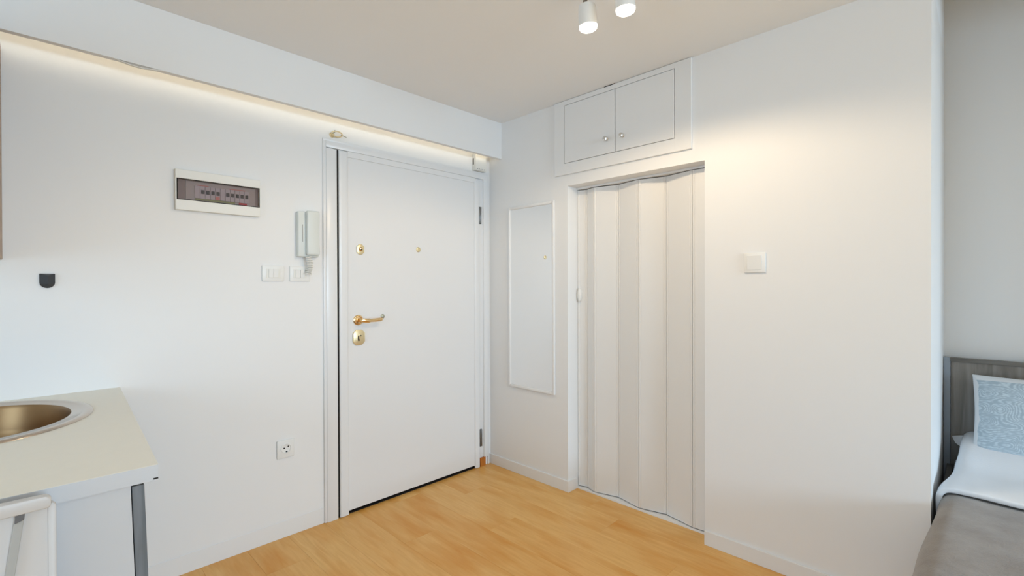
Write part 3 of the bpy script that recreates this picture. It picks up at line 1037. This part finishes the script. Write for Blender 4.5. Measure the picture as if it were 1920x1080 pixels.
for x0 in (-0.112, 0.85):
    obj('leg', bx(x0, x0 + 0.045, 1.222, 1.267, 0.0, 0.16, bev=0.002), M['post'], bed)
obj('mattress', bx(-0.090, 0.872, 1.225, HYF - 0.004, 0.22, 0.462, bev=0.03, seg=4), M['mattress'], bed, smooth=50)

def cloth(name, m, us, vs, fn, thick, parent=None, sub=1):
    """grid surface fn(u, v) given thickness, smooth"""
    t = bmesh.new()
    g = [[t.verts.new(fn(u, v)) for v in vs] for u in us]
    for i in range(len(us) - 1):
        for j in range(len(vs) - 1):
            t.faces.new((g[i][j], g[i + 1][j], g[i + 1][j + 1], g[i][j + 1]))
    bmesh.ops.recalc_face_normals(t, faces=list(t.faces))
    o = obj(name, t, m, parent, smooth=60)
    s = o.modifiers.new('thick', 'SOLIDIFY')
    s.thickness = thick
    s.offset = -1
    ss = o.modifiers.new('sub', 'SUBSURF')
    ss.levels = sub
    ss.render_levels = sub
    return o
def lin(a, b, n):
    return [a + (b - a) * i / (n - 1) for i in range(n)]
def nz(x, y, z=0.0, s=1.0):
    return noise.noise(Vector((x * s, y * s, z * s + 3.1)))

# cross-section over the bed: s = arc position, left drape .. top .. right drape
def section(s, xl, xr, ztop, r, drop):
    """s in 0..1; returns x, z"""
    w_ = (xr - xl) - 2 * r
    q = math.pi / 2 * r
    tot = 2 * drop + 2 * q + w_
    d = s * tot
    if d < drop:
        return xl, ztop - r - (drop - d)
    d -= drop
    if d < q:
        a = d / r
        return xl + r - r * math.cos(a), ztop - r + r * math.sin(a)
    d -= q
    if d < w_:
        return xl + r + d, ztop
    d -= w_
    if d < q:
        a = d / r
        return xr - r + r * math.sin(a), ztop - r + r * math.cos(a)
    d -= q
    return xr, ztop - r - d

def blanket_fn(s, y):
    out = -0.122 if y > 2.36 else -0.122 - 0.030 * min(1, (2.36 - y) / 0.7)
    zt_ = 0.492 + 0.006 * nz(s * 4, y * 3.0) - 0.005 * max(0.0, min(1.0, (y - 2.44) / 0.05))
    x, z = section(s, out, 0.905, zt_, 0.055, 0.25)
    hang = max(0.0, min(1.0, (0.46 - z) / 0.22))
    if x < 0.2:
        wv = 0.010 * hang * math.sin(y * 17 + 1.0) + 0.008 * nz(y * 2.5, z * 2)
        if y > 2.34:
            wv = abs(wv) + 0.002
        x += wv - (0.035 * hang if y < 2.3 else 0.0) * min(1, (2.3 - y) / 0.3 if y < 2.3 else 0)
    z += 0.007 * nz(x * 5, y * 5, 2.0) + 0.003 * nz(x * 16, y * 16, 5.0)
    return (x, y, z)
bl = cloth('blanket', M['blanket'], lin(0, 1, 60), lin(1.21, 2.60, 56), blanket_fn, 0.012)
tag(bl, 'taupe fleece blanket spread over the lower part of the bed', 'blanket')

def duvet_fn(s, y):
    # white cover turned back: flares out and sags towards the fold
    t = max(0.0, min(1.0, (2.82 - y) / 0.30))
    out = -0.090 - 0.036 * t * t * (3 - 2 * t)
    hp = max(0.0, min(1.0, (y - 2.72) / 0.36))
    hp = hp * hp * (3 - 2 * hp)
    zt_ = 0.512 + 0.010 * t + 0.004 * nz(s * 6, y * 5) + 0.085 * hp
    out += 0.022 * hp
    edge = max(0.0, 1 - (y - 2.478) / 0.05) if y < 2.528 else 0.0
    zt_ -= 0.004 * edge * edge
    x, z = section(s, out, 0.900, zt_, 0.045, 0.055 + 0.03 * t)
    z += 0.006 * nz(x * 6, y * 6, 8.0)
    if x < 0.0:
        x += 0.004 * abs(nz(y * 9, z * 9))
    yy = y
    if y < 2.53:
        yy += 0.008 * nz(x * 7, 4.0)
    return (x, yy, z)
dv = cloth('duvet', M['linen'], lin(0, 1, 64), [2.478, 2.484, 2.495, 2.51, 2.53] + lin(2.56, 3.182, 24), duvet_fn, 0.020)
tag(dv, 'white cotton duvet turned back at the head of the bed', 'duvet')

def pillow(name, m, w, h, th, place, label, cat, n=22, pinch=0.06, corner=None):
    t = bmesh.new()
    uvl = t.loops.layers.uv.new('UVMap')
    def pt(u, v, sgn):
        k = (1 - abs(u) ** 3.2) ** 0.6 * (1 - abs(v) ** 3.2) ** 0.6
        uu = u * (1 - pinch * (1 - v * v) * 0.5)
        vv = v * (1 - pinch * (1 - u * u) * 0.5)
        wob = 0.004 * nz(u * 3 + sgn, v * 3, th * 9)
        return place(uu * w / 2, vv * h / 2, sgn * (th / 2 * k + 0.002) + wob * k)
    us = [math.sin(math.pi / 2 * (-1 + 2 * i / n)) for i in range(n + 1)]
    G = {}
    for sgn in (1, -1):
        for i, u in enumerate(us):
            for j, v in enumerate(us):
                if sgn == -1 and (i in (0, n) or j in (0, n)):
                    G[sgn, i, j] = G[1, i, j]
                else:
                    G[sgn, i, j] = t.verts.new(pt(u, v, sgn))
    for sgn in (1, -1):
        for i in range(n):
            for j in range(n):
                q = [(i, j), (i + 1, j), (i + 1, j + 1), (i, j + 1)]
                if sgn < 0:
                    q = q[::-1]
                try:
                    f = t.faces.new([G[sgn, a_, b_] for a_, b_ in q])
                except ValueError:
                    continue
                for lp, (a_, b_) in zip(f.loops, q):
                    lp[uvl].uv = ((us[a_] + 1) / 2, (us[b_] + 1) / 2)
    bmesh.ops.recalc_face_normals(t, faces=list(t.faces))
    o = obj(name, t, m, None, smooth=70)
    return tag(o, label, cat)
# flat white pillow lying at the head of the bed
pw = pillow('pillow', M['linen'], 0.66, 0.26, 0.07, lambda u, v, w: Vector((0.275 + u, 3.045 + v, 0.518 + w)), 'flat white pillow tucked under the duvet at the headboard, corner poking out', 'pillow')
cor = new_bm()
t_ = bmesh.new()
A = [(-0.060, 3.15, 0.572), (-0.100, 3.172, 0.556), (-0.088, 3.150, 0.532), (-0.066, 3.12, 0.522)]
va = [t_.verts.new(p) for p in A]
vb = [t_.verts.new((p[0] + 0.002, p[1] + 0.010, p[2])) for p in A]
t_.faces.new(va); t_.faces.new(vb[::-1])
for i in range(4):
    t_.faces.new((va[i], vb[i], vb[(i + 1) % 4], va[(i + 1) % 4]))
bmesh.ops.recalc_face_normals(t_, faces=list(t_.faces))
join(cor, t_)
obj('pillowcase_corner', cor, M['linen'], pw)
# patterned cushion leaning on the headboard
lean = Vector((0, 0.135, 0.312)).normalized()
nrm_ = Vector((0, -lean.z, lean.y))
base = Vector((0.262, 3.040, 0.705))
pillow('cushion', M['cushion'], 0.58, 0.372, 0.115, lambda u, v, w: base + Vector((u, 0, 0)) + lean * v + nrm_ * w, 'blue-grey cushion with dotted swirl print leaning on the headboard', 'cushion')

# ------------------------------------------------------------------ ceiling spotlights
LZ = 2.300
LP = [Vector((-1.087, 1.530, LZ)), Vector((-0.923, 1.531, LZ))]
lf = thing('ceiling_light', 'ceiling spotlight bar with lit white spot heads', 'light', (-1.005, 1.53, ZC))
obj('mounting_bar', bx(-1.118, -0.88, 1.515, 1.545, ZC - 0.012, ZC, bev=0.003), M['steel_d'], lf)
for p in LP:
    ax = Vector((0.0, 0.10, -1.0)).normalized()
    b = new_bm()
    top = p - ax * 0.088
    stem = [(p.x - 0.010, 1.530, ZC - 0.015), (p.x - 0.010, top.y + 0.004, ZC - 0.05), tuple(top + Vector((-0.010, 0, -0.004)))]
    tube(b, stem, 0.0085, 12)
    obj('stem', b, M['stem'], lf, smooth=40)
    b = new_bm()
    lathe(b, top, ax, [(0.018, 0.0), (0.030, 0.004), (0.034, 0.014), (0.0362, 0.082), (0.0335, 0.0825), (0.0, 0.0825)], 32, cap=False)
    hd = obj('spot_head', b, M['plastic'], lf, smooth=35)
    b = new_bm()
    lathe(b, top, ax, [(0.0335, 0.0795), (0.0345, 0.081), (0.0345, 0.088), (0.032, 0.094), (0.025, 0.0985), (0.014, 0.1015), (0.0, 0.1025)], 28)
    obj('bulb', b, M['bulb'], hd, smooth=True)
    sd = bpy.data.lights.new('spot_beam', 'SPOT')
    sd.energy = 9.3
    sd.color = (1.0, 0.78, 0.52)
    sd.spot_size = math.radians(166)
    sd.spot_blend = 0.3
    sd.shadow_soft_size = 0.035
    so = bpy.data.objects.new('spot_beam', sd)
    so.location = p + ax * 0.040
    so.rotation_euler = (0, 0, 0)
    C.objects.link(so)
